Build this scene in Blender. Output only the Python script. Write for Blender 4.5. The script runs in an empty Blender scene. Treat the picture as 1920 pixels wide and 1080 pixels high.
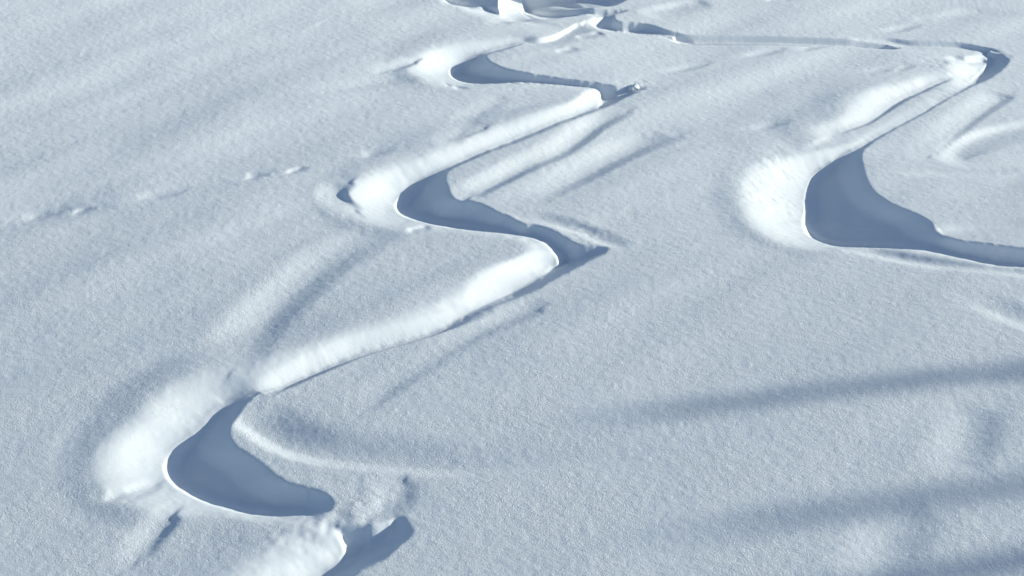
import bpy, math, random
import numpy as np

sc = bpy.context.scene
# ------------------------------------------------------------------ camera
HFOV, PITCH, CAMH = math.radians(30), math.radians(30), 10.5
cam_d = bpy.data.cameras.new('camera'); cam = bpy.data.objects.new('camera', cam_d)
sc.collection.objects.link(cam); sc.camera = cam
cam_d.sensor_width = 36; cam_d.angle = HFOV; cam_d.clip_end = 3000; cam_d.clip_start = .1
cam.location = (0, 0, CAMH); cam.rotation_euler = (math.radians(90) - PITCH, 0, 0)
# ------------------------------------------------------------------ light
SUN_EL, SUN_AZ = math.radians(14.5), math.radians(13)          # azimuth counted from +X towards +Y
S = np.array([math.cos(SUN_EL)*math.cos(SUN_AZ), math.cos(SUN_EL)*math.sin(SUN_AZ), math.sin(SUN_EL)])
sun_d = bpy.data.lights.new('sun', 'SUN'); sun = bpy.data.objects.new('sun', sun_d)
sc.collection.objects.link(sun)
sun_d.energy = 3.9; sun_d.angle = math.radians(.5); sun_d.color = (.99, 1, .87)
from mathutils import Vector
sun.rotation_euler = Vector(S).to_track_quat('Z', 'Y').to_euler()
w = bpy.data.worlds.new("World"); sc.world = w; w.use_nodes = True
nt = w.node_tree; bg = nt.nodes['Background']
sky = nt.nodes.new('ShaderNodeTexSky'); sky.sky_type = 'NISHITA'; sky.sun_disc = False
sky.sun_elevation = SUN_EL; sky.sun_rotation = math.radians(90) - SUN_AZ; sky.altitude = 2000
sky.air_density = 1.0; sky.dust_density = 1.2; sky.ozone_density = 1.0
nt.links.new(sky.outputs[0], bg.inputs[0]); bg.inputs[1].default_value = .12
sc.view_settings.view_transform = 'Standard'; sc.view_settings.look = 'None'
sc.view_settings.exposure = 0.25; sc.view_settings.gamma = 1

# ------------------------------------------------------------------ ground relief
F = 960/math.tan(HFOV/2)
CP, SP = math.cos(PITCH), math.sin(PITCH)

def base(x, y):
    """large lie of the slope: it turns gently towards the sun farther up"""
    g = .135*(1/(1 + np.exp(-(y - 22)/3.0))) - .010
    return -g*25*np.tanh((x + 4)/25)

def ray(u, v):
    X = (u - 960)/F; Y = -(v - 540)/F
    return np.stack([X, CP + Y*SP, -SP + Y*CP], -1)

def unproject(u, v, zb=True):
    d = ray(np.asarray(u, float), np.asarray(v, float))
    z = np.zeros(d.shape[:-1])
    for _ in range(5):
        k = (z - CAMH)/d[..., 2]
        x, y = d[..., 0]*k, d[..., 1]*k
        if not zb: break
        z = base(x, y)
    return x, y, z

def project(x, y, z):
    zz = z - CAMH
    dep = y*CP - zz*SP; up = y*SP + zz*CP
    return 960 + F*x/dep, 540 - F*up/dep

def hash2(i, j, s):
    h = (i.astype(np.int64)*374761393 + j.astype(np.int64)*668265263 + s*2147483647) & 0xffffffff
    h = ((h ^ (h >> 13))*1274126177) & 0xffffffff
    return ((h ^ (h >> 16)) & 0xffff)/65535.0*2 - 1

def vnoise(x, y, s):
    i, j = np.floor(x), np.floor(y); fx, fy = x - i, y - j
    i, j = i.astype(np.int64), j.astype(np.int64)
    fx = fx*fx*fx*(fx*(fx*6 - 15) + 10); fy = fy*fy*fy*(fy*(fy*6 - 15) + 10)
    a, b = hash2(i, j, s), hash2(i + 1, j, s); c, d = hash2(i, j + 1, s), hash2(i + 1, j + 1, s)
    return (a*(1 - fx) + b*fx)*(1 - fy) + (c*(1 - fx) + d*fx)*fy

def rot(x, y, deg):
    a = math.radians(deg); return x*math.cos(a) + y*math.sin(a), -x*math.sin(a) + y*math.cos(a)

# relief map over the traced stretch of slope
ST = 1.0; U0, V0, U1, V1 = -240, -210, 2160, 1290
NU, NV = int((U1 - U0)/ST) + 1, int((V1 - V0)/ST) + 1
gu, gv = np.meshgrid(U0 + ST*np.arange(NU), V0 + ST*np.arange(NV))
GX, GY, GZ = unproject(gu, gv)
Hm = np.zeros((NV, NU)); DARK = np.zeros((NV, NU), bool); TRK = np.zeros((NV, NU), np.int8)

# vanishing point of the sunlight
_c = np.array([S[0], S[1]*CP - S[2]*SP, S[1]*SP + S[2]*CP])
VP = (960 + F*_c[0]/_c[1], 540 - F*_c[2]/_c[1])

def resample(P, step):
    P = np.array(P, float); out = []
    for a, b in zip(P[:-1], P[1:]):
        n = max(1, int(np.hypot(*(b - a)[:2])/step))
        for k in range(n): out.append(a + (b - a)*k/n)
    out.append(P[-1]); return np.array(out)

def smooth(P, it=2):
    """round the corners of a traced line (Chaikin), ends kept"""
    P = np.array(P, float)
    for _ in range(it):
        Q = [P[0]]
        for a, b in zip(P[:-1], P[1:]): Q += [a*.75 + b*.25, a*.25 + b*.75]
        Q.append(P[-1]); P = np.array(Q)
    return P

def rag(P, amp, s):
    """ragged edge: small sideways wander"""
    P = resample(P, 2.0); n = len(P); t = np.arange(n)*2.0
    j = amp*(vnoise(t/5.0, t*0 + .5, s) + .8*vnoise(t/13.0, t*0 + .5, s + 1))
    k = amp*(vnoise(t/6.0, t*0 + .5, s + 2) + .8*vnoise(t/11.0, t*0 + .5, s + 3))
    e = np.minimum(1, np.minimum(np.arange(n), n - 1 - np.arange(n))/4.0)
    e = e*np.clip((P[:, 1] + 300)/1000, .22, 1.1)          # the same roughness looks finer farther off
    P[:, 0] += j*e; P[:, 1] += k*e*.7; return P

def fill(poly):
    u0, u1 = poly[:, 0].min(), poly[:, 0].max(); v0, v1 = poly[:, 1].min(), poly[:, 1].max()
    i0, i1 = max(0, int((u0 - U0)/ST) - 1), min(NU, int((u1 - U0)/ST) + 2)
    j0, j1 = max(0, int((v0 - V0)/ST) - 1), min(NV, int((v1 - V0)/ST) + 2)
    sub_u, sub_v = gu[j0:j1, i0:i1], gv[j0:j1, i0:i1]; m = np.zeros(sub_u.shape, bool)
    x, y = poly[:, 0], poly[:, 1]
    for a in range(len(poly)):
        b = (a + 1) % len(poly)
        if y[a] == y[b]: continue
        c = ((sub_v >= min(y[a], y[b])) & (sub_v < max(y[a], y[b])))
        m ^= c & (sub_u < x[a] + (sub_v - y[a])*(x[b] - x[a])/(y[b] - y[a]))
    full = np.zeros((NV, NU), bool); full[j0:j1, i0:i1] = m; return full

def bil(A, u, v):
    a = np.clip((u - U0)/ST, 0, NU - 1.001); b = np.clip((v - V0)/ST, 0, NV - 1.001)
    i, j = a.astype(int), b.astype(int); fa, fb = a - i, b - j
    return (A[j, i]*(1 - fa) + A[j, i + 1]*fa)*(1 - fb) + (A[j + 1, i]*(1 - fa) + A[j + 1, i + 1]*fa)*fb

def dist_line(u, v, L):
    x, y, _ = unproject(u, v); lx, ly, _ = unproject(L[:, 0], L[:, 1]); d = np.full(len(u), 99.); c = np.zeros(len(u))
    for a in range(len(L) - 1):
        ex, ey = lx[a + 1] - lx[a], ly[a + 1] - ly[a]; t = np.clip(((x - lx[a])*ex + (y - ly[a])*ey)/(ex*ex + ey*ey + 1e-12), 0, 1)
        e = np.hypot(x - lx[a] - t*ex, y - ly[a] - t*ey)
        c = np.where(e < d, (ly[a] + t*ey - y)/(e + 1e-6), c); d = np.minimum(d, e)
    r = ray(u, v); cot = np.hypot(r[..., 0], r[..., 1])/-r[..., 2]
    return np.minimum(1.3, 1/(.75 + cot*np.maximum(c, 0)))*d      # steepest depth the wall below this lip can reach

def light_line(u, v, m, L):
    """height of the line the light takes over the sun-side lip, where the view ray (u, v) meets it"""
    du, dv = VP[0] - u, VP[1] - v; n = np.hypot(du, dv); du, dv = du/n, dv/n
    t = np.zeros(len(u)); act = np.ones(len(u), bool)
    for k in range(900):
        t[act] += .8
        a = np.clip(((u + du*t - U0)/ST + .5).astype(int), 0, NU - 1); b = np.clip(((v + dv*t - V0)/ST + .5).astype(int), 0, NV - 1)
        act &= m[b, a]
        if not act.any(): break
    rx, ry, rz = unproject(u + du*t, v + dv*t)
    d = ray(u, v); O = np.array([0, 0, CAMH]); Rp = np.stack([rx, ry, rz], -1)
    w0 = Rp - O; b_ = (S*d).sum(-1); c_ = (d*d).sum(-1); Sw, dw = w0 @ S, (w0*d).sum(-1)
    q = np.maximum((c_*Sw - b_*dw)/(c_ - b_*b_), 0)
    P = Rp - q[:, None]*S
    z = P[:, 2] - base(P[:, 0], P[:, 1]); cap = -dist_line(u, v, L)       # no wall steeper than packed snow holds
    return np.maximum(z, cap), q

def blur(A, k):
    kk = np.exp(-np.arange(-3, 4)**2/(2*k*k)); kk /= kk.sum()
    P = np.pad(A, 3, 'edge'); B = sum(kk[i]*P[i:i + A.shape[0], 3:-3] for i in range(7))
    P = np.pad(B, 3, 'edge'); return sum(kk[i]*P[3:-3, i:i + A.shape[1]] for i in range(7))

def mblur(A, m, k, it):
    """blur that stays inside the mask"""
    for _ in range(it):
        W = blur(m.astype(float), k); A = np.where(m, blur(A*m, k)/np.maximum(W, 1e-6), A)
    return A

def trench(E, R, track=1, ragR=1.3, ragE=0, depth=1.0, sm=2, seed=0, bright=True, marg=1.0, bank=1.0):
    """E: sun-lit side edge of the hollow, travelling down the slope, rows (u, v, width, mound, back width);
       R: the lip on the sun's side.  The floor lies just under the line the light takes over the lip."""
    global Hm, DARK
    E = np.array([tuple(e) + (.06, 0, .1)[len(e) - 2:] if len(e) < 5 else e for e in E], float)
    E = smooth(E, sm); E[:, 3] *= .33
    Ec = rag(E[:, :2], ragE, seed + 50) if ragE else resample(E[:, :2], 2.0)
    Rc = rag(smooth(R, sm), ragR, seed)
    poly = np.concatenate([Ec, Rc[::-1]])
    m = fill(poly)
    jj, ii = np.nonzero(m)
    if len(jj) == 0: return
    u, v = gu[jj, ii], gv[jj, ii]
    z, q = light_line(u, v, m, Rc[::3])
    # distance to E (metres on the ground) for the margin
    ex, ey, _ = unproject(Ec[::2, 0], Ec[::2, 1])
    gx, gy = GX[jj, ii], GY[jj, ii]; dE = np.full(len(u), 9.)
    for k in range(len(ex)): dE = np.minimum(dE, np.hypot(gx - ex[k], gy - ey[k]))
    mg = marg*np.minimum(np.minimum(.06, .7*q*S[2]), .4*dE)
    j0, j1, i0, i1 = max(jj.min() - 8, 0), jj.max() + 9, max(ii.min() - 8, 0), ii.max() + 9
    Hm[jj, ii] = depth*z - mg
    Hm[j0:j1, i0:i1] = mblur(Hm[j0:j1, i0:i1], m[j0:j1, i0:i1], 2.0, 9)
    Hm[jj, ii] = np.maximum(Hm[jj, ii], -1.1*dist_line(u, v, Rc[::3]) - .004)
    DARK |= m
    TRK[m] = track
    if not bright: return
    # the lit bank beyond E
    Es = resample(E, 4.0); sx, sy, _ = unproject(Es[:, 0], Es[:, 1])
    T = np.gradient(Es[:, :2], axis=0); T /= np.hypot(T[:, 0], T[:, 1])[:, None] + 1e-9
    mw = blur(m[j0:j1, i0:i1].astype(float), 1.8); Hb = np.zeros_like(Hm)
    Hb[j0:j1, i0:i1] = blur(Hm[j0:j1, i0:i1]*m[j0:j1, i0:i1], 1.8)/np.maximum(mw, 1e-3)
    zE = bil(Hb, Es[:, 0] + T[:, 1]*1.0, Es[:, 1] - T[:, 0]*1.0)                # depth reached just inside the edge
    zE *= 1 - .55*np.clip(T[:, 0]*1.2 + .22, 0, 1)                 # where the rim stands between viewer and hollow it stays high
    kern = np.exp(-np.arange(-9, 10)**2/24.); kern /= kern.sum()
    zE = np.convolve(np.pad(zE, 9, 'edge'), kern, 'valid')
    tx, ty = np.gradient(sx), np.gradient(sy); tl = np.hypot(tx, ty) + 1e-9
    face = np.clip((-ty*S[0] + tx*S[1])/tl/math.cos(SUN_EL), .42, 1)      # how squarely this bank faces the light
    kern = np.exp(-np.arange(-9, 10)**2/60.); kern /= kern.sum()
    smx = bank*.225/np.convolve(np.pad(face, 9, 'edge'), kern, 'valid')
    far_o = np.clip(-ty*0 + tx*-1/tl, 0, 1)*np.hypot(sx, sy)/CAMH*1.1                       # banks leaning away from the viewer are foreshortened
    smi = 1/smx + np.convolve(np.pad(far_o, 9, 'edge'), kern, 'valid')
    rad = (np.maximum(Es[:, 2], (Es[:, 3] - zE)*smi) + Es[:, 4]).max()
    bb = (GX > sx.min() - rad) & (GX < sx.max() + rad) & (GY > sy.min() - rad) & (GY < sy.max() + rad) & ~m
    jj, ii = np.nonzero(bb); B = np.zeros_like(Hm)
    for c0 in range(0, len(jj), 60000):
        J, I = jj[c0:c0 + 60000], ii[c0:c0 + 60000]
        gx, gy = GX[J, I][:, None], GY[J, I][:, None]
        dd = np.hypot(gx - sx, gy - sy); k = dd.argmin(1); r = np.arange(len(J)); dm = dd[r, k]
        side = -(gu[J, I] - Es[k, 0])*T[k, 1] + (gv[J, I] - Es[k, 1])*T[k, 0]
        ok = (side > -.5) & (dm < rad)
        if not ok.any(): continue
        J, I, dd, dm, side = J[ok], I[ok], dd[ok], dm[ok], side[ok]
        W = np.exp(-(dd - dm[:, None])/(.025 + .33*dm[:, None]))
        W /= W.sum(1)[:, None]
        wi, M, wb = np.maximum(W @ Es[:, 2], .02), W @ Es[:, 3], np.maximum(W @ Es[:, 4], .05)
        z0 = W @ zE; wi = wi + np.clip((wi - .1)/.2, 0, 1)*np.maximum(0, (M - z0)*(W @ smi) - wi)
        up = np.clip(dm/wi, 0, 1); dn = np.clip((dm - wi)/wb, 0, 1)
        prof = .5*(1 - (1 - up)**1.5) + .5*up*up*(3 - 2*up)
        zz = np.where(dm < wi, z0 + (M - z0)*prof, M*(1 - dn*dn*(3 - 2*dn)))
        keep = ~DARK[J, I]
        J, I, zz, dm, wi = J[keep], I[keep], zz[keep], dm[keep], wi[keep]
        B[J, I] += zz
        q_ = dm < wi; TRK[J[q_], I[q_]] = track
    j0, j1, i0, i1 = max(jj.min() - 9, 0), jj.max() + 10, max(ii.min() - 9, 0), ii.max() + 10
    Hm[j0:j1, i0:i1] += mblur(B[j0:j1, i0:i1], ~DARK[j0:j1, i0:i1], 2.5, 4)*~DARK[j0:j1, i0:i1]

def stroke(P, A, wr, wl, sharp=1.0):
    """soft ridge (A > 0) or groove (A < 0); rows (u, v, strength); wr / wl: reach right / left of travel"""
    P = smooth(np.array([tuple(p) + (1.,) if len(p) < 3 else p for p in P], float), 2)
    px, py, _ = unproject(P[:, 0], P[:, 1]); rad = max(wr, wl)
    bb = (GX > px.min() - rad) & (GX < px.max() + rad) & (GY > py.min() - rad) & (GY < py.max() + rad)
    jj, ii = np.nonzero(bb); gx, gy = GX[jj, ii], GY[jj, ii]
    best = np.full(len(jj), 99.); sg = np.zeros(len(jj)); mu = np.zeros(len(jj))
    for a in range(len(P) - 1):
        ex, ey = px[a + 1] - px[a], py[a + 1] - py[a]; L = ex*ex + ey*ey + 1e-12
        t = np.clip(((gx - px[a])*ex + (gy - py[a])*ey)/L, 0, 1)
        d = np.hypot(gx - px[a] - t*ex, gy - py[a] - t*ey)
        c = d < best; best = np.where(c, d, best)
        sg = np.where(c, -(ex*(gy - py[a]) - ey*(gx - px[a])), sg)      # > 0: right of travel
        mu = np.where(c, P[a, 2] + t*(P[a + 1, 2] - P[a, 2]), mu)
    x = np.clip(best/np.where(sg > 0, wr, wl), 0, 1)
    b = (1 - x)**sharp*(1 + 2*x if sharp > 1.5 else 1) if sharp != 1.0 else .5 + .5*np.cos(math.pi*x)
    Hm[jj, ii] += A*b*mu*(~DARK[jj, ii])

# ---- main track, upper stretches
trench([(800, -70), (818, -25), (837, 0, .1, .0, .1), (863, 5), (892, 11), (925, 12.5), (939, 13)],
       [(830, -74), (900, -74), (938, -66), (941, -10), (939, 0), (939.5, 12)], seed=1)
trench([(1000, -92, .3, .02, .3), (986, -45, .3, .02, .3), (983, -20, .3, .02, .3), (981, 0, .45, .03, .4), (980, 14, .4, .03, .3), (986, 19, .2, .02, .2), (1006, 26, .12, .01, .2),
        (1028, 29), (1046, 27), (1059, 25), (1082, 24.5), (1101, 25.5), (1119, 29), (1135, 31)],
       [(1080, -95), (1180, -80), (1215, -35), (1185, -5), (1163, 4), (1155, 8), (1120, 10), (1106, 13), (1113, 15.5), (1146, 16.4), (1180, 18), (1172, 23), (1153, 27), (1140, 30)], seed=2)
trench([(1148, 27), (1128, 33, .1, .0, .1), (1115, 39), (1106, 45), (1119, 52), (1146, 58), (1174, 60), (1219, 66.5), (1250, 69), (1300, 73)],
       [(1152, 28), (1150, 36), (1159, 41), (1183, 41.5), (1210, 44), (1228, 49), (1250, 57), (1275, 61), (1300, 66)], seed=3, ragR=.7)
# right track, far bend and the long leg towards the viewer
trench([(1853, 98, .1, 0, .1), (1853, 106, .25, .0, .2), (1853, 116, .3, .0, .2), (1844, 129, .3, .0, .2), (1832, 140, .3, 0, .2), (1824, 149, .3, 0, .2), (1817, 160, .3, 0, .2),
        (1804, 169, .3, 0, .2), (1749, 200, .25, 0, .2), (1723, 216, .25, 0, .2), (1676, 240, .2, 0, .2), (1647, 254, .2, 0, .2), (1617, 272, .15, 0, .2), (1596, 283, .2, 0, .3), (1585, 289, .3, .0, .4),
        (1567, 301, .45, .03, .5), (1537, 318, .7, .05, .5), (1523, 328, .8, .05, .5), (1515, 345, .8, .06, .6), (1510, 370, .75, .07, .6), (1511, 396, .65, .07, .6), (1505, 419, .5, .06, .5),
        (1519, 436, .45, .06, .45), (1548, 449, .3, .05, .4), (1585, 457, .1, .01, .3), (1640, 460), (1694, 461.6), (1742, 469), (1796, 480), (1840, 491), (1877, 498), (1920, 499), (2000, 509), (2110, 530), (2160, 540)],
       [(1855, 94), (1862, 98), (1877, 99), (1886, 105), (1893, 110.5), (1889, 119), (1881, 126), (1875, 133), (1854, 147), (1830, 158), (1810, 168.5), (1753, 202), (1727, 218), (1680, 241), (1650, 257),
        (1624, 275), (1614, 284), (1616, 300), (1621, 325), (1632, 352), (1658, 374), (1694, 392), (1731, 407), (1749, 421), (1766, 440), (1789, 450), (1840, 455), (1895, 465), (1950, 468), (2060, 480), (2160, 500)],
       track=2, seed=8, ragR=1.6, ragE=.5, marg=1.4, bank=1.3)
trench([(1785, 146, .3, .05, .6), (1760, 153, .35, .06, .7), (1731, 168, .4, .12, .7), (1702, 180, .4, .15, .7), (1676, 194, .4, .17, .7), (1647, 216, .4, .2, .7), (1632, 229, .4, .22, .7), (1607, 237, .4, .25, .6), (1575, 249, .4, .05, .6)],
       [(1787, 147), (1763, 157), (1735, 172), (1705, 186), (1680, 201), (1650, 221), (1634, 232), (1610, 240), (1577, 250)], track=2, seed=9, ragR=.4, depth=1.3)
# ---- main track
trench([(985, 80, .3, .12, .5), (960, 84.5, .4, .2, .7), (914, 96, .45, .15, .7), (885, 109, .55, .08, .6), (855, 122, .6, .09, .6), (842, 135, .6, .09, .5),
        (848, 145, .4, .07, .4), (877, 153, .22, .03, .3), (921, 155, .08, .0, .2), (983, 157), (1038, 161), (1089, 167, .1, .0, .2), (1129, 172, .2, .03, .4), (1123, 183, .3, .04, .5), (1126, 196, .35, .05, .5),
        (1103, 209, .4, .06, .6), (1074, 220, .4, .12, .7), (1038, 234, .4, .15, .7), (1001, 249, .4, .17, .7), (965, 262, .4, .18, .7), (925, 276, .4, .18, .7), (888, 290, .4, .16, .7), (852, 305, .45, .12, .7),
        (815, 323, .5, .08, .6), (779, 343, .6, .09, .5), (750, 367, .62, .1, .5), (739.5, 385, .6, .1, .5), (750, 398, .45, .08, .5), (786, 411, .25, .05, .4), (844, 423.5, .12, .02, .3), (888, 429.5), (936, 436, .09, 0, .2),
        (979, 443, .12, .0, .3), (1009, 451, .2, .02, .4), (1027, 460, .3, .03, .5), (1038, 472, .35, .05, .6), (1051, 483.5, .4, .05, .6), (1038, 494, .4, .06, .7), (1023, 509, .4, .07, .8), (990, 529, .4, .08, .8), (943, 553, .4, .06, .8),
        (888, 578, .4, .08, .8), (833, 600, .38, .12, .8), (779, 618, .35, .17, .7), (706, 637, .35, .22, .6), (660, 652, .35, .22, .6), (625, 667, .35, .2, .6), (569, 690, .4, .2, .6), (528, 709, .45, .22, .6), (487, 729, .6, .25, .6), (446, 743, .75, .25, .5), (410, 765, .8, .08, .5),
        (385, 785, .8, .1, .5), (371, 803, .75, .11, .5), (344, 823, .7, .12, .5), (316, 848, .65, .12, .5), (308, 880, .6, .12, .5), (320, 905, .5, .11, .5), (353, 925, .35, .09, .4), (385, 940, .22, .06, .35), (426, 950, .12, .03, .3),
        (467, 960, .1, .01, .2), (507, 965, .12, .0, .2), (556, 966, .15, .0, .2), (589, 968.5, .1, 0, .2)],
       [(985, 83), (960, 90), (919, 101), (906, 106), (921, 120), (950, 131), (983, 138.6), (1038, 146), (1092, 155), (1129, 158.7), (1158, 164), (1181, 160), (1200, 162), (1216, 163), (1198, 171), (1169, 186),
        (1147, 197), (1125, 206), (1100, 217), (1038, 240), (1001, 256), (965, 269), (925, 283), (888, 298), (863, 308), (837, 321), (832, 334), (841, 356), (852, 374), (874, 376), (907, 385), (943, 403), (968, 412), (979, 420), (1012, 422), (1034, 432),
        (1063, 447), (1082, 458), (1107, 460), (1146, 461), (1136, 472), (1107, 487), (1078, 502), (1049, 516), (1012, 538), (979, 554), (936, 569), (881, 588), (834, 603), (780, 620.5), (706, 639), (661, 654.5), (626, 670), (570, 693), (534, 710),
        (507, 722), (479, 738), (463, 758), (446, 783), (430, 799), (426, 819), (446, 840), (487, 864), (507, 885), (532, 901), (569, 913), (601, 921), (628, 935), (624, 957), (592, 969)],
       seed=20, ragR=1.9, ragE=.45, marg=1.7)
trench([(632, 988, .1, 0, .2), (634, 1000, .3, .03, .4), (641, 1012, .3, .05, .5), (645, 1024, .4, .07, .5), (647, 1036, .5, .09, .6), (641, 1047, .5, .09, .6), (631, 1060, .5, .09, .7), (616, 1069, .5, .09, .7),
        (603, 1079, .5, .09, .7), (560, 1110, .5, .09, .7), (480, 1160, .5, .08, .7), (420, 1200, .6, .08, .7), (360, 1290, .6, .08, .7)],
       [(634, 986), (665, 984), (700, 986), (726, 978), (745, 968), (760, 972), (768, 988), (775, 1006), (749, 1022), (725, 1049), (687, 1066), (665, 1079), (620, 1110), (560, 1180), (540, 1220), (500, 1290)],
       seed=21, ragR=1.1, ragE=.8)
# ---- small hollows in full shade
trench([(832, 157), (838, 164)], [(840, 156), (848, 160), (846, 164)], track=0, seed=33, bright=False, ragR=.8)
trench([(848, 163), (858, 169)], [(858, 162), (870, 165), (880, 168)], track=0, seed=34, bright=False, ragR=.8)
trench([(1439, 0), (1439, 4), (1470, 4), (1512, 0), (1540, -5)], [(1443, -3), (1470, -7), (1512, -9), (1540, -8)], track=0, seed=36, ragR=.8)

# ---- soft grooves and ridges left by the wind
def g(P, A, wr, wl, sharp=1.0): stroke(P, A, wr, wl, sharp)
g([(1172, 214, .3), (1129, 233, 1), (1092, 259, 1), (1049, 288, .8), (1012, 303, .8), (976, 321, 1), (928, 347, 1), (892, 366, .5)], -.07, .42, .13)
g([(1262, 255, .2), (1205, 272, 1), (1150, 300, 1), (1095, 330, .9), (1050, 352, .5), (1000, 378, .1)], -.08, .55, .2)
g([(998, 582, .7), (960, 597, 1), (906, 618, .7), (850, 650, .4), (790, 690, .3), (720, 735, .6), (690, 765, .2)], -.04, .35, .16)
g([(735, 430, .2), (705, 446, .6), (660, 468, .9), (620, 492, 1), (547, 554, 1.2), (511, 587, 1.2), (470, 638, .9), (445, 680, .3)], -.055, .55, .34)
g([(905, 241, 1), (865, 257, .8), (830, 262, .4)], -.025, .3, .08)
g([(450, 782, .3), (480, 805, .9), (530, 838, 1), (600, 858, 1), (700, 868, .9), (800, 876, .8), (870, 880, .6), (1000, 868, .35), (1180, 856, .1)], -.075, .17, .6)
g([(215, 785, .5), (170, 815, 1), (150, 850, 1), (170, 890, .5)], -.025, .4, .4)
g([(318, 975, 1), (290, 1005, 1), (268, 1035, .6)], -.035, .3, .13)
g([(755, 915, .6), (745, 945, 1), (715, 965, .7)], -.035, .35, .2)
g([(1015, 44, .3), (985, 35, .8), (958, 32, 1), (942, 40, .6)], -.045, .3, .16)
g([(1120, 66, .8), (1092, 71, 1)], -.04, .14, .14)
g([(1072, 95, .8), (1055, 99, 1)], -.025, .14, .14)
g([(1305, 10, .6), (1265, 18, 1), (1232, 25, .6)], -.06, .35, .3)
g([(1832, 113, .8), (1815, 115, 1), (1798, 112, .8)], -.065, .26, .22)
g([(1885, 20, .4), (1830, 24, .8), (1785, 34, 1), (1740, 36, .3)], -.05, .3, .4)
g([(1895, 178, .1), (1880, 187, .9), (1860, 198, .8), (1800, 240, .5), (1750, 285, .2)], -.06, .45, .14)
g([(1990, 232, .5), (1930, 238, .9), (1870, 250, 1), (1820, 268, 1), (1792, 288, .9), (1805, 300, .7), (1860, 299, .6), (1940, 296, .7), (2060, 294, .7)], -.07, .35, .38)
g([(1710, 324, .2), (1800, 326, 1), (1940, 323, 1), (2100, 322, 1)], -.045, .14, .3)
g([(1760, 436, .5), (1820, 432, 1), (1940, 424, 1), (2100, 420, 1)], -.07, .16, .3)
g([(1590, 467, .3), (1650, 479, .9), (1731, 495, 1), (1804, 503, 1), (1920, 514, 1), (2100, 540, 1)], -.05, .13, .3)
g([(985, 412, .4), (1020, 415, .8), (1060, 426, 1), (1100, 438, 1), (1140, 454, .7)], -.038, .13, .3)
g([(1820, 565, .2), (1870, 585, 1), (1940, 612, 1)], -.035, .22, .45)
g([(1850, 765, .05), (1835, 790, .7), (1815, 830, 1), (1800, 860, .5)], -.045, .45, .35)
g([(1700, 985, .6), (1670, 1025, 1), (1650, 1060, .6)], -.045, .5, .4)
g([(1810, 722, .3), (1890, 712, 1), (1960, 705, 1)], -.035, .2, .4)
g([(170, 385, .3), (90, 400, 1), (-40, 415, 1)], -.05, .6, .35)
g([(650, 345, .5), (634, 356, 1), (640, 372, 1), (662, 388, .5)], -.06, .35, .13)
g([(776, 115, .8), (755, 124, 1), (733, 131, .5)], -.05, .3, .07)
g([(796, 427, 1), (774, 431, 1)], -.035, .09, .09)
g([(284, 914, .8), (262, 924, 1), (238, 933, .7)], -.03, .2, .12)
g([(560, 60, .3), (250, 200, 1), (0, 290, .6)], -.03, .6, 1.1)
g([(760, 150, .6), (690, 158, 1), (610, 172, .3)], -.025, .35, .2)
g([(620, 1025, .4), (560, 1030, 1), (480, 1050, .5)], -.02, .25, .2)
g([(935, 190, .5), (880, 225, 1), (845, 262, .6)], -.022, .3, .2)
# narrow ruts of the far traverse
g([(985, 81, .4), (1003, 78.5, .8), (1040, 71.5, 1), (1064, 60, 1), (1086, 45, .8)], -.05, .35, .06)
g([(1620, 78, .3), (1664, 79, .6), (1692, 83, .9), (1718, 86, 1), (1763, 87, 1), (1805, 88.5, 1), (1832, 93, .9), (1856, 97, .6)], -.08, .42, .24)
g([(600, 962, .3), (622, 968, .8), (640, 980, 1), (655, 992, .5)], -.02, .24, .2)
# short bright flecks: little wind-cut steps
for (u, v, L) in [(700, 290, 22), (478, 331, 18), (297, 368, 40), (72, 407, 32), (1440, 240, 30), (1285, 130, 36), (1430, 104, 34), (1660, 132, 34), (1690, 56, 30), (1520, 93, 26), (215, 933, 22)]:
    g([(u - L, v + L*.12, .3), (u - L*.3, v + 2, 1), (u + L*.3, v - 2, .9), (u + L, v - L*.25, .4)], -.03, .08, .24)
for (u, v, L) in [(1695, 127, 12), (555, 318, 10), (155, 393, 10)]:
    g([(u - L, v + L*.3, .8), (u, v, 1), (u + L, v - L*.3, .6)], -.03, .12, .06)

# light smoothing of the relief map so that every bank has some roundness
for j in range(NV - 1):                                   # no wall facing downhill steeper than snow can stand
    r = ray(gu[j], gv[j]); cot = np.hypot(r[:, 0], r[:, 1])/-r[:, 2]
    Hm[j + 1] = np.maximum(Hm[j + 1], Hm[j] - (GY[j] - GY[j + 1])/(cot + .65))
near = blur(DARK.astype(float), 3) > .001
Hm = mblur(Hm, near & ~DARK, 1.7, 3)
Hm = blur(Hm, .95)
eu = np.clip(np.minimum(gu - U0, U1 - gu)/120, 0, 1)*np.clip(np.minimum(gv - V0, V1 - gv)/70, 0, 1)
Hm *= eu*eu*(3 - 2*eu)

DHV = np.gradient(blur(blur(blur(Hm, 2), 2), 2), axis=0)/ST
PRESS = (TRK > 0).astype(float)
for _ in range(16): PRESS = blur(PRESS, 2.5)
# ------------------------------------------------------------------ the snow surface, a grid in metres
def axis(lo, hi, step, far_lo, far_hi, grow=1.16):
    c = list(np.arange(lo, hi + 1e-6, step))
    a, s = [], step
    p = lo
    while p > far_lo: s *= grow; p -= s; a.append(p)
    b, s, p = [], step, c[-1]
    while p < far_hi: s *= grow; p += s; b.append(p)
    return np.array(a[::-1] + c + b)
ax = axis(-8.9, 8.9, .0125, -900, 900); ay = axis(12.0, 29.0, .0165, -500, 1400)
X, Y = np.meshgrid(ax, ay); NX, NY = len(ax), len(ay)

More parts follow.
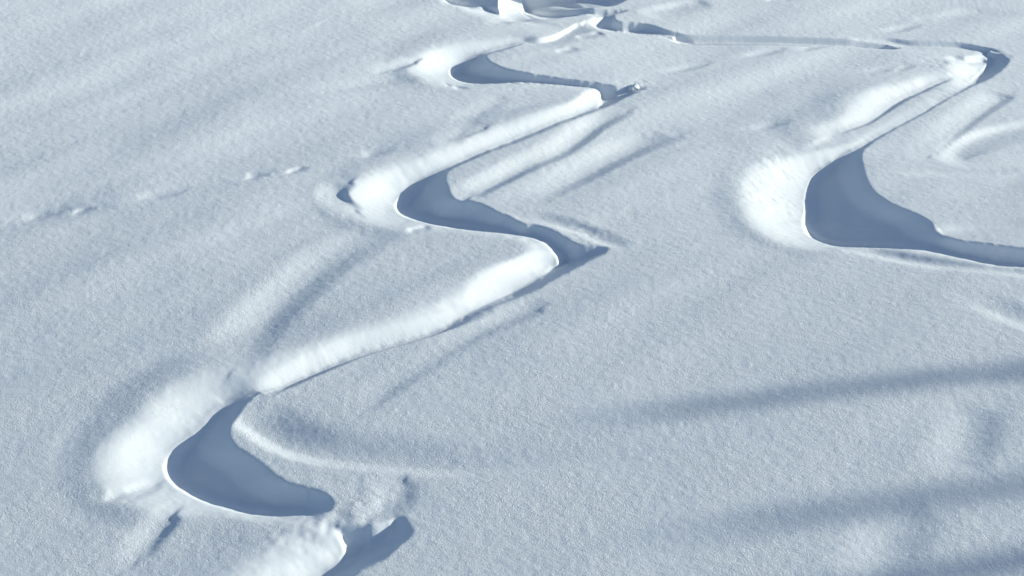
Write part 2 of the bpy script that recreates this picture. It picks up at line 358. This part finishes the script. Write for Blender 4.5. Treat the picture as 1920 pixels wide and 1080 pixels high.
def relief(X, Y):
    Zb = base(X, Y)
    roi = (np.abs(X) < 9.3) & (Y > 11.6) & (Y < 29.5)
    x, y, zb = X[roi], Y[roi], Zb[roi]; h = np.zeros(len(x))
    lo, hi = np.full(len(x), -.9), np.full(len(x), .6)
    for k in range(17):                                   # the one height whose traced relief agrees with itself
        h = .5*(lo + hi)
        u, v = project(x, y, zb + h)
        ok = (u > U0) & (u < U1) & (v > V0) & (v < V1)
        f = np.where(ok, bil(Hm, u, v), 0) - h
        lo = np.where(f > 0, h, lo); hi = np.where(f > 0, hi, h)
    st = bil(DHV, *project(x, y, zb + h)); st = np.clip((st - .009)/.014, 0, 1)
    h = h - .045*st                                       # walls that drop away behind a rim are cut a little steeper
    hh = np.zeros(X.shape); hh[roi] = h; hh = blur(hh, 1.1); h = hh[roi]
    Z = Zb.copy(); Z[roi] += h
    u, v = project(x, y, zb + h)
    tr = np.zeros(X.shape, np.int8)
    ii = np.clip(((u - U0)/ST + .5).astype(int), 0, NU - 1); jj = np.clip(((v - V0)/ST + .5).astype(int), 0, NV - 1)
    tr[roi] = TRK[jj, ii]
    depth = np.zeros(X.shape); depth[roi] = h
    # wind-worked swells, drawn out along the slope's grain
    far = np.exp(-(np.maximum(0, np.hypot(X, Y - 20) - 25)/60)**2)
    a, b = rot(X, Y, 47)
    sw = .35 + .65*np.clip((Y - 15.5 - .35*X)/4, 0, 1)                 # the near right is evener
    Z += sw*(.028*vnoise(a/3.6, b/.95, 5) + .013*vnoise(a/1.9 + 7, b/.5, 6))
    c, d = rot(X, Y, 14); Z += .012*vnoise(c/3.0, d/.6, 15)*(1.2 - sw)
    a, b = rot(X, Y, 30)
    Z += .007*sw*vnoise(a/.8, b/.33 + 3, 7)
    Z += (1 - far)*(6*vnoise(X/90, Y/90, 8) + 2*vnoise(X/37, Y/37, 9))
    for u_, v_, r_, a_ in ((690, 950, .35, .005), (640, 985, .2, .004), (1440, 350, .5, .006), (1460, 300, .35, .007), (1100, 440, .3, .006), (1760, 120, .4, .006), (1190, 160, .25, .008), (560, 1010, .4, .006)):
        cx, cy, _ = unproject(u_, v_); wg = np.exp(-((X - cx)**2 + (Y - cy)**2)/r_**2)
        Z += a_*wg*(vnoise(X/.13, Y/.13, 31) + .6*vnoise(X/.06, Y/.06, 32))
    for P_, A_, wn, wf in (([(1270, 64, .7), (1300, 66, 1), (1366, 67.5, 1), (1439, 70, 1), (1548, 75, 1), (1600, 77.5, 1), (1660, 81, .8)], .095, .28, .08),
                           ([(1275, 72, .6), (1300, 73.5, 1), (1366, 76.5, 1), (1475, 80.5, 1), (1566, 82.5, .2)], .065, .2, .065),
                           ([(900, 579, .2), (860, 594, .7), (833, 605, 1), (779, 623, 1), (706, 643, 1), (660, 658, 1), (625, 673, 1.1), (569, 696, 1.2), (528, 715, 1), (490, 733, .2)], .085, .17, .22)):
        P_ = smooth(P_, 2); lx, ly, _ = unproject(P_[:, 0], P_[:, 1])
        bj, bi = np.nonzero((X > lx.min() - .3) & (X < lx.max() + .3) & (Y > ly.min() - .3) & (Y < ly.max() + .3)); gx, gy = X[bj, bi], Y[bj, bi]
        if lx[0] > lx[-1]: lx, ly, P_ = lx[::-1], ly[::-1], P_[::-1]
        best = np.full(len(gx), 9.); sg = np.zeros(len(gx)); mu = np.zeros(len(gx))
        for k in range(len(lx) - 1):
            ex, ey = lx[k + 1] - lx[k], ly[k + 1] - ly[k]; t = np.clip(((gx - lx[k])*ex + (gy - ly[k])*ey)/(ex*ex + ey*ey), 0, 1)
            d_ = np.hypot(gx - lx[k] - t*ex, gy - ly[k] - t*ey); q_ = d_ < best
            best = np.where(q_, d_, best); sg = np.where(q_, ex*(gy - ly[k]) - ey*(gx - lx[k]), sg); mu = np.where(q_, P_[k, 2] + t*(P_[k + 1, 2] - P_[k, 2]), mu)
        Z[bj, bi] -= A_*mu*(.5 + .5*np.cos(math.pi*np.clip(best/np.where(sg > 0, wf, wn), 0, 1)))
    # crust of fine crystals, smoother where the track has been pressed
    pr = np.zeros(X.shape); pr[roi] = bil(PRESS, u, v)
    sm = 1 - .6*pr*np.clip(.6 + .7*vnoise(X/.35, Y/.35, 21), 0, 1)
    Z += pr*(.0055*vnoise(X/.21, Y/.21, 22) + .0035*vnoise(X/.1, Y/.1, 23))*np.clip(vnoise(X/.6, Y/.6, 24) + .35, 0, 1)   # crumbled patches of the banks
    Z += sm*(.0016*vnoise(X/.085, Y/.085, 11) + .0012*vnoise(X/.043, Y/.043, 12))
    pr = np.maximum(pr, .55*np.clip((Y - 16 - .25*X)/6, 0, 1))         # finer, smoother snow higher up
    return Z, tr, pr
Z, TR, PR = relief(X, Y)

co = np.stack([X, Y, Z], -1).reshape(-1, 3)
gyy, gxx = np.gradient(Z, ay, ax)
NRM = np.stack([-gxx, -gyy, np.ones_like(Z)], -1).reshape(-1, 3); NRM /= np.linalg.norm(NRM, axis=1)[:, None]

# ------------------------------------------------------------------ materials
def snow_material(name, grain=1.0, colour=(.85, .875, .90, 1)):
    m = bpy.data.materials.new(name); m.use_nodes = True; n = m.node_tree.nodes; l = m.node_tree.links
    p = n['Principled BSDF']; p.inputs['Roughness'].default_value = .75
    p.inputs['Specular IOR Level'].default_value = .15
    tc = n.new('ShaderNodeTexCoord')
    def noise(scale, detail, rough=.6, dist=0.0):
        t = n.new('ShaderNodeTexNoise'); t.inputs['Scale'].default_value = scale; t.inputs['Detail'].default_value = detail
        t.inputs['Roughness'].default_value = rough; t.inputs['Distortion'].default_value = dist
        l.new(tc.outputs['Object'], t.inputs['Vector']); return t
    big = noise(.7, 3); mix = n.new('ShaderNodeMix'); mix.data_type = 'RGBA'
    mix.inputs['A'].default_value = (colour[0]*.975, colour[1]*.985, colour[2], 1); mix.inputs['B'].default_value = (colour[0]*1.01, colour[1], colour[2]*.985, 1)
    l.new(big.outputs['Fac'], mix.inputs['Factor']); l.new(mix.outputs['Result'], p.inputs['Base Color'])
    a = noise(21, 4, .66, 1.8); b = noise(58, 3, .75, .8); pt = noise(1.1, 2, .5)
    b1 = n.new('ShaderNodeBump'); b1.inputs['Strength'].default_value = .55*grain; b1.inputs['Distance'].default_value = .026
    b2 = n.new('ShaderNodeBump'); b2.inputs['Strength'].default_value = .5*grain; b2.inputs['Distance'].default_value = .011
    pm = n.new('ShaderNodeMapRange'); pm.inputs['From Min'].default_value = .35; pm.inputs['From Max'].default_value = .65
    pm.inputs['To Min'].default_value = .55; pm.inputs['To Max'].default_value = 1.15; l.new(pt.outputs['Fac'], pm.inputs['Value'])
    mu = n.new('ShaderNodeMath'); mu.operation = 'MULTIPLY'; l.new(a.outputs['Fac'], mu.inputs[0]); l.new(pm.outputs['Result'], mu.inputs[1])
    l.new(mu.outputs[0], b1.inputs['Height'])
    l.new(b.outputs['Fac'], b2.inputs['Height'])
    at = n.new('ShaderNodeAttribute'); at.attribute_name = 'pressed'      # crust flattened where the track runs
    for bb, st in ((b1, .5*grain), (b2, .42*grain)):
        mr = n.new('ShaderNodeMapRange'); mr.inputs['To Min'].default_value = st; mr.inputs['To Max'].default_value = st*.22
        l.new(at.outputs['Fac'], mr.inputs['Value']); l.new(mr.outputs['Result'], bb.inputs['Strength'])
    l.new(b1.outputs['Normal'], b2.inputs['Normal']); l.new(b2.outputs['Normal'], p.inputs['Normal'])
    return m
M_SNOW = snow_material('fresh_snow'); M_TRACK = snow_material('pressed_snow')
M_CLUMP = snow_material('crumbled_snow', .6)

# ------------------------------------------------------------------ snow field and the two pressed tracks (one surface, three regions)
idx = np.arange(NX*NY).reshape(NY, NX)
quads = np.stack([idx[:-1, :-1], idx[:-1, 1:], idx[1:, 1:], idx[1:, :-1]], -1).reshape(-1, 4)
fr = TR[:-1, :-1].reshape(-1)

def sheet(name, sel, mat):
    q = quads[sel]; used, inv = np.unique(q, return_inverse=True); inv = inv.reshape(-1).astype(np.int32)
    me = bpy.data.meshes.new(name); me.vertices.add(len(used)); me.vertices.foreach_set('co', co[used].astype(np.float32).ravel())
    me.loops.add(len(inv)); me.loops.foreach_set('vertex_index', inv)
    nf = len(q); me.polygons.add(nf); me.polygons.foreach_set('loop_start', np.arange(0, nf*4, 4, dtype=np.int32))
    me.update(calc_edges=True)
    me.polygons.foreach_set('use_smooth', np.ones(nf, bool))
    me.normals_split_custom_set_from_vertices(NRM[used].astype(np.float32))
    at = me.attributes.new('pressed', 'FLOAT', 'POINT'); at.data.foreach_set('value', PR.reshape(-1)[used].astype(np.float32))
    me.materials.append(mat)
    o = bpy.data.objects.new(name, me); sc.collection.objects.link(o); o['kind'] = 'structure'; return o
sheet('snow_field', fr <= 0, M_SNOW)
sheet('ski_track', fr == 1, M_TRACK)
sheet('ski_track.001', fr == 2, M_TRACK)

# ------------------------------------------------------------------ spruces standing to the right of the slope (their tops shade it)
def plain(name, col, rough=.9):
    m = bpy.data.materials.new(name); m.use_nodes = True; n = m.node_tree.nodes; l = m.node_tree.links
    p = n['Principled BSDF']; p.inputs['Roughness'].default_value = rough
    t = n.new('ShaderNodeTexNoise'); t.inputs['Scale'].default_value = 9; r = n.new('ShaderNodeValToRGB')
    r.color_ramp.elements[0].color = (*[c*.6 for c in col], 1); r.color_ramp.elements[1].color = (*[c*1.3 for c in col], 1)
    l.new(t.outputs['Fac'], r.inputs['Fac']); l.new(r.outputs['Color'], p.inputs['Base Color']); return m
M_BARK, M_NEEDLE = plain('spruce_bark', (.11, .075, .05)), plain('spruce_needles', (.035, .065, .035))

def mesh_obj(name, V, Fc, mat, parent=None):
    me = bpy.data.meshes.new(name); me.from_pydata(V, [], Fc); me.materials.append(mat)
    o = bpy.data.objects.new(name, me); sc.collection.objects.link(o); o.parent = parent; return o

def spruce(tip_u, tip_v, L, slim, label, seed):
    rnd = random.Random(seed)
    x, y, z = [float(q) for q in unproject(tip_u, tip_v)]
    ln = math.hypot(S[0], S[1]); bx, by = x + S[0]/ln*L, y + S[1]/ln*L
    bz = float(base(np.array(bx), np.array(by))) - .3
    h = z + L*math.tan(SUN_EL) - bz
    t = bpy.data.objects.new('spruce_tree', None); sc.collection.objects.link(t); t.location = (bx, by, bz)
    t['label'] = label; t['category'] = 'tree'; t['group'] = 'spruces shading the slope from the right'
    V, Fc = [], []; n = 10; prev = None
    for k in range(13):
        f = k/12; r = .17*(1 - f)**.8 + .012; ring = []
        for a in range(n):
            A = 2*math.pi*a/n; ring.append(len(V)); V.append((r*math.cos(A) + .03*math.sin(5*f), r*math.sin(A), h*f*.985))
        if prev: Fc += [(prev[a], prev[(a + 1) % n], ring[(a + 1) % n], ring[a]) for a in range(n)]
        prev = ring
    mesh_obj('trunk', V, Fc, M_BARK, t)
    V, Fc = [], []; zz = .8
    while zz < h*.995:
        f = 1 - zz/h; reach = (.10 + slim*(h - zz)**.85)*(.85 + .3*rnd.random())
        for a in range(rnd.randint(5, 7)):
            A = rnd.random()*2*math.pi; R = reach*(.7 + .5*rnd.random()); ca, sa = math.cos(A), math.sin(A); m = max(3, int(R/.11))
            for q in range(m):
                s0 = (q + .3)/m*R; dz = -.35*s0 + .18*s0*s0/max(R, .1) + rnd.uniform(-.04, .04)
                for sd in (-1, 1):
                    sp = (.05 + .35*(R - s0)*.5)*(.6 + .6*rnd.random()); b = A + sd*rnd.uniform(.5, 1.1)
                    p0 = (ca*s0, sa*s0, zz + dz); p1 = (p0[0] + math.cos(b)*sp, p0[1] + math.sin(b)*sp, p0[2] - .3*sp)
                    wd = .03 + .04*rnd.random(); i = len(V)
                    V += [p0, (p0[0] + ca*wd, p0[1] + sa*wd, p0[2] + .02), p1, (p1[0] - ca*wd, p1[1] - sa*wd, p1[2] - wd)]; Fc.append((i, i + 1, i + 2, i + 3))
        zz += .11 + .05*f
    mesh_obj('crown', V, Fc, M_NEEDLE, t)
spruce(1080, 790, 54, .06, 'slender dark spruce whose top casts the uppermost long shadow band on the snow', 1)
spruce(1150, 1018, 60, .06, 'narrow spruce casting the middle of the three shadow bands at the lower right', 2)
spruce(1100, 1178, 50, .10, 'fuller spruce casting the lowest shadow band along the bottom right corner', 3)

# ------------------------------------------------------------------ loose clods thrown up on the outside of the turns
def ground_z(x, y):
    i = int(np.searchsorted(ax, x)); j = int(np.searchsorted(ay, y)); return float(Z[j, i])

def clod(u, v, size, turn, label, seed, lift=.35, drop=0.0):
    """size: half lengths in metres; stands on the snow met by the traced spot"""
    d = ray(np.array(float(u)), np.array(float(v))); k = 13.0
    while True:
        x, y, z = d[0]*k, d[1]*k, CAMH + d[2]*k
        if z < ground_z(x, y) or k > 40: break
        k += .004
    rnd = np.random.RandomState(seed); V, Fc = [], []; NA, NB = 28, 14
    for b in range(NB + 1):
        th = math.pi*b/NB
        for a in range(NA):
            A = 2*math.pi*a/NA; V.append([math.sin(th)*math.cos(A), math.sin(th)*math.sin(A), math.cos(th)])
    V = np.array(V)
    n1 = vnoise(V[:, 0]*1.7 + seed*3.1, V[:, 1]*1.7 + V[:, 2]*1.3, seed); n2 = vnoise(V[:, 0]*4.3 + V[:, 2]*3, V[:, 1]*4.3 - V[:, 2]*2 + seed, seed + 9)
    n3 = vnoise(V[:, 0]*9 + V[:, 2]*7, V[:, 1]*9 - V[:, 2]*5 + seed, seed + 19)
    V *= (1 + .28*n1 + .16*n2 + .07*n3)[:, None]; V *= np.array(size)
    for b in range(NB):
        for a in range(NA):
            p, q = b*NA + a, b*NA + (a + 1) % NA; Fc.append((p, p + NA, q + NA, q))
    o = mesh_obj('snow_clod', [tuple(p) for p in V], Fc, M_CLUMP); o.location = (x, y, ground_z(x, y) + size[2]*lift); o.rotation_euler = (0, 0, math.radians(turn))
    for p in o.data.polygons: p.use_smooth = True
    o['label'] = label; o['category'] = 'snow clod'; o['group'] = 'loose snow clods beside the ski tracks'
clod(1189, 168, (.075, .05, .045), 20, 'small bright clod catching the sun at the tip of the second right-hand bend', 3)
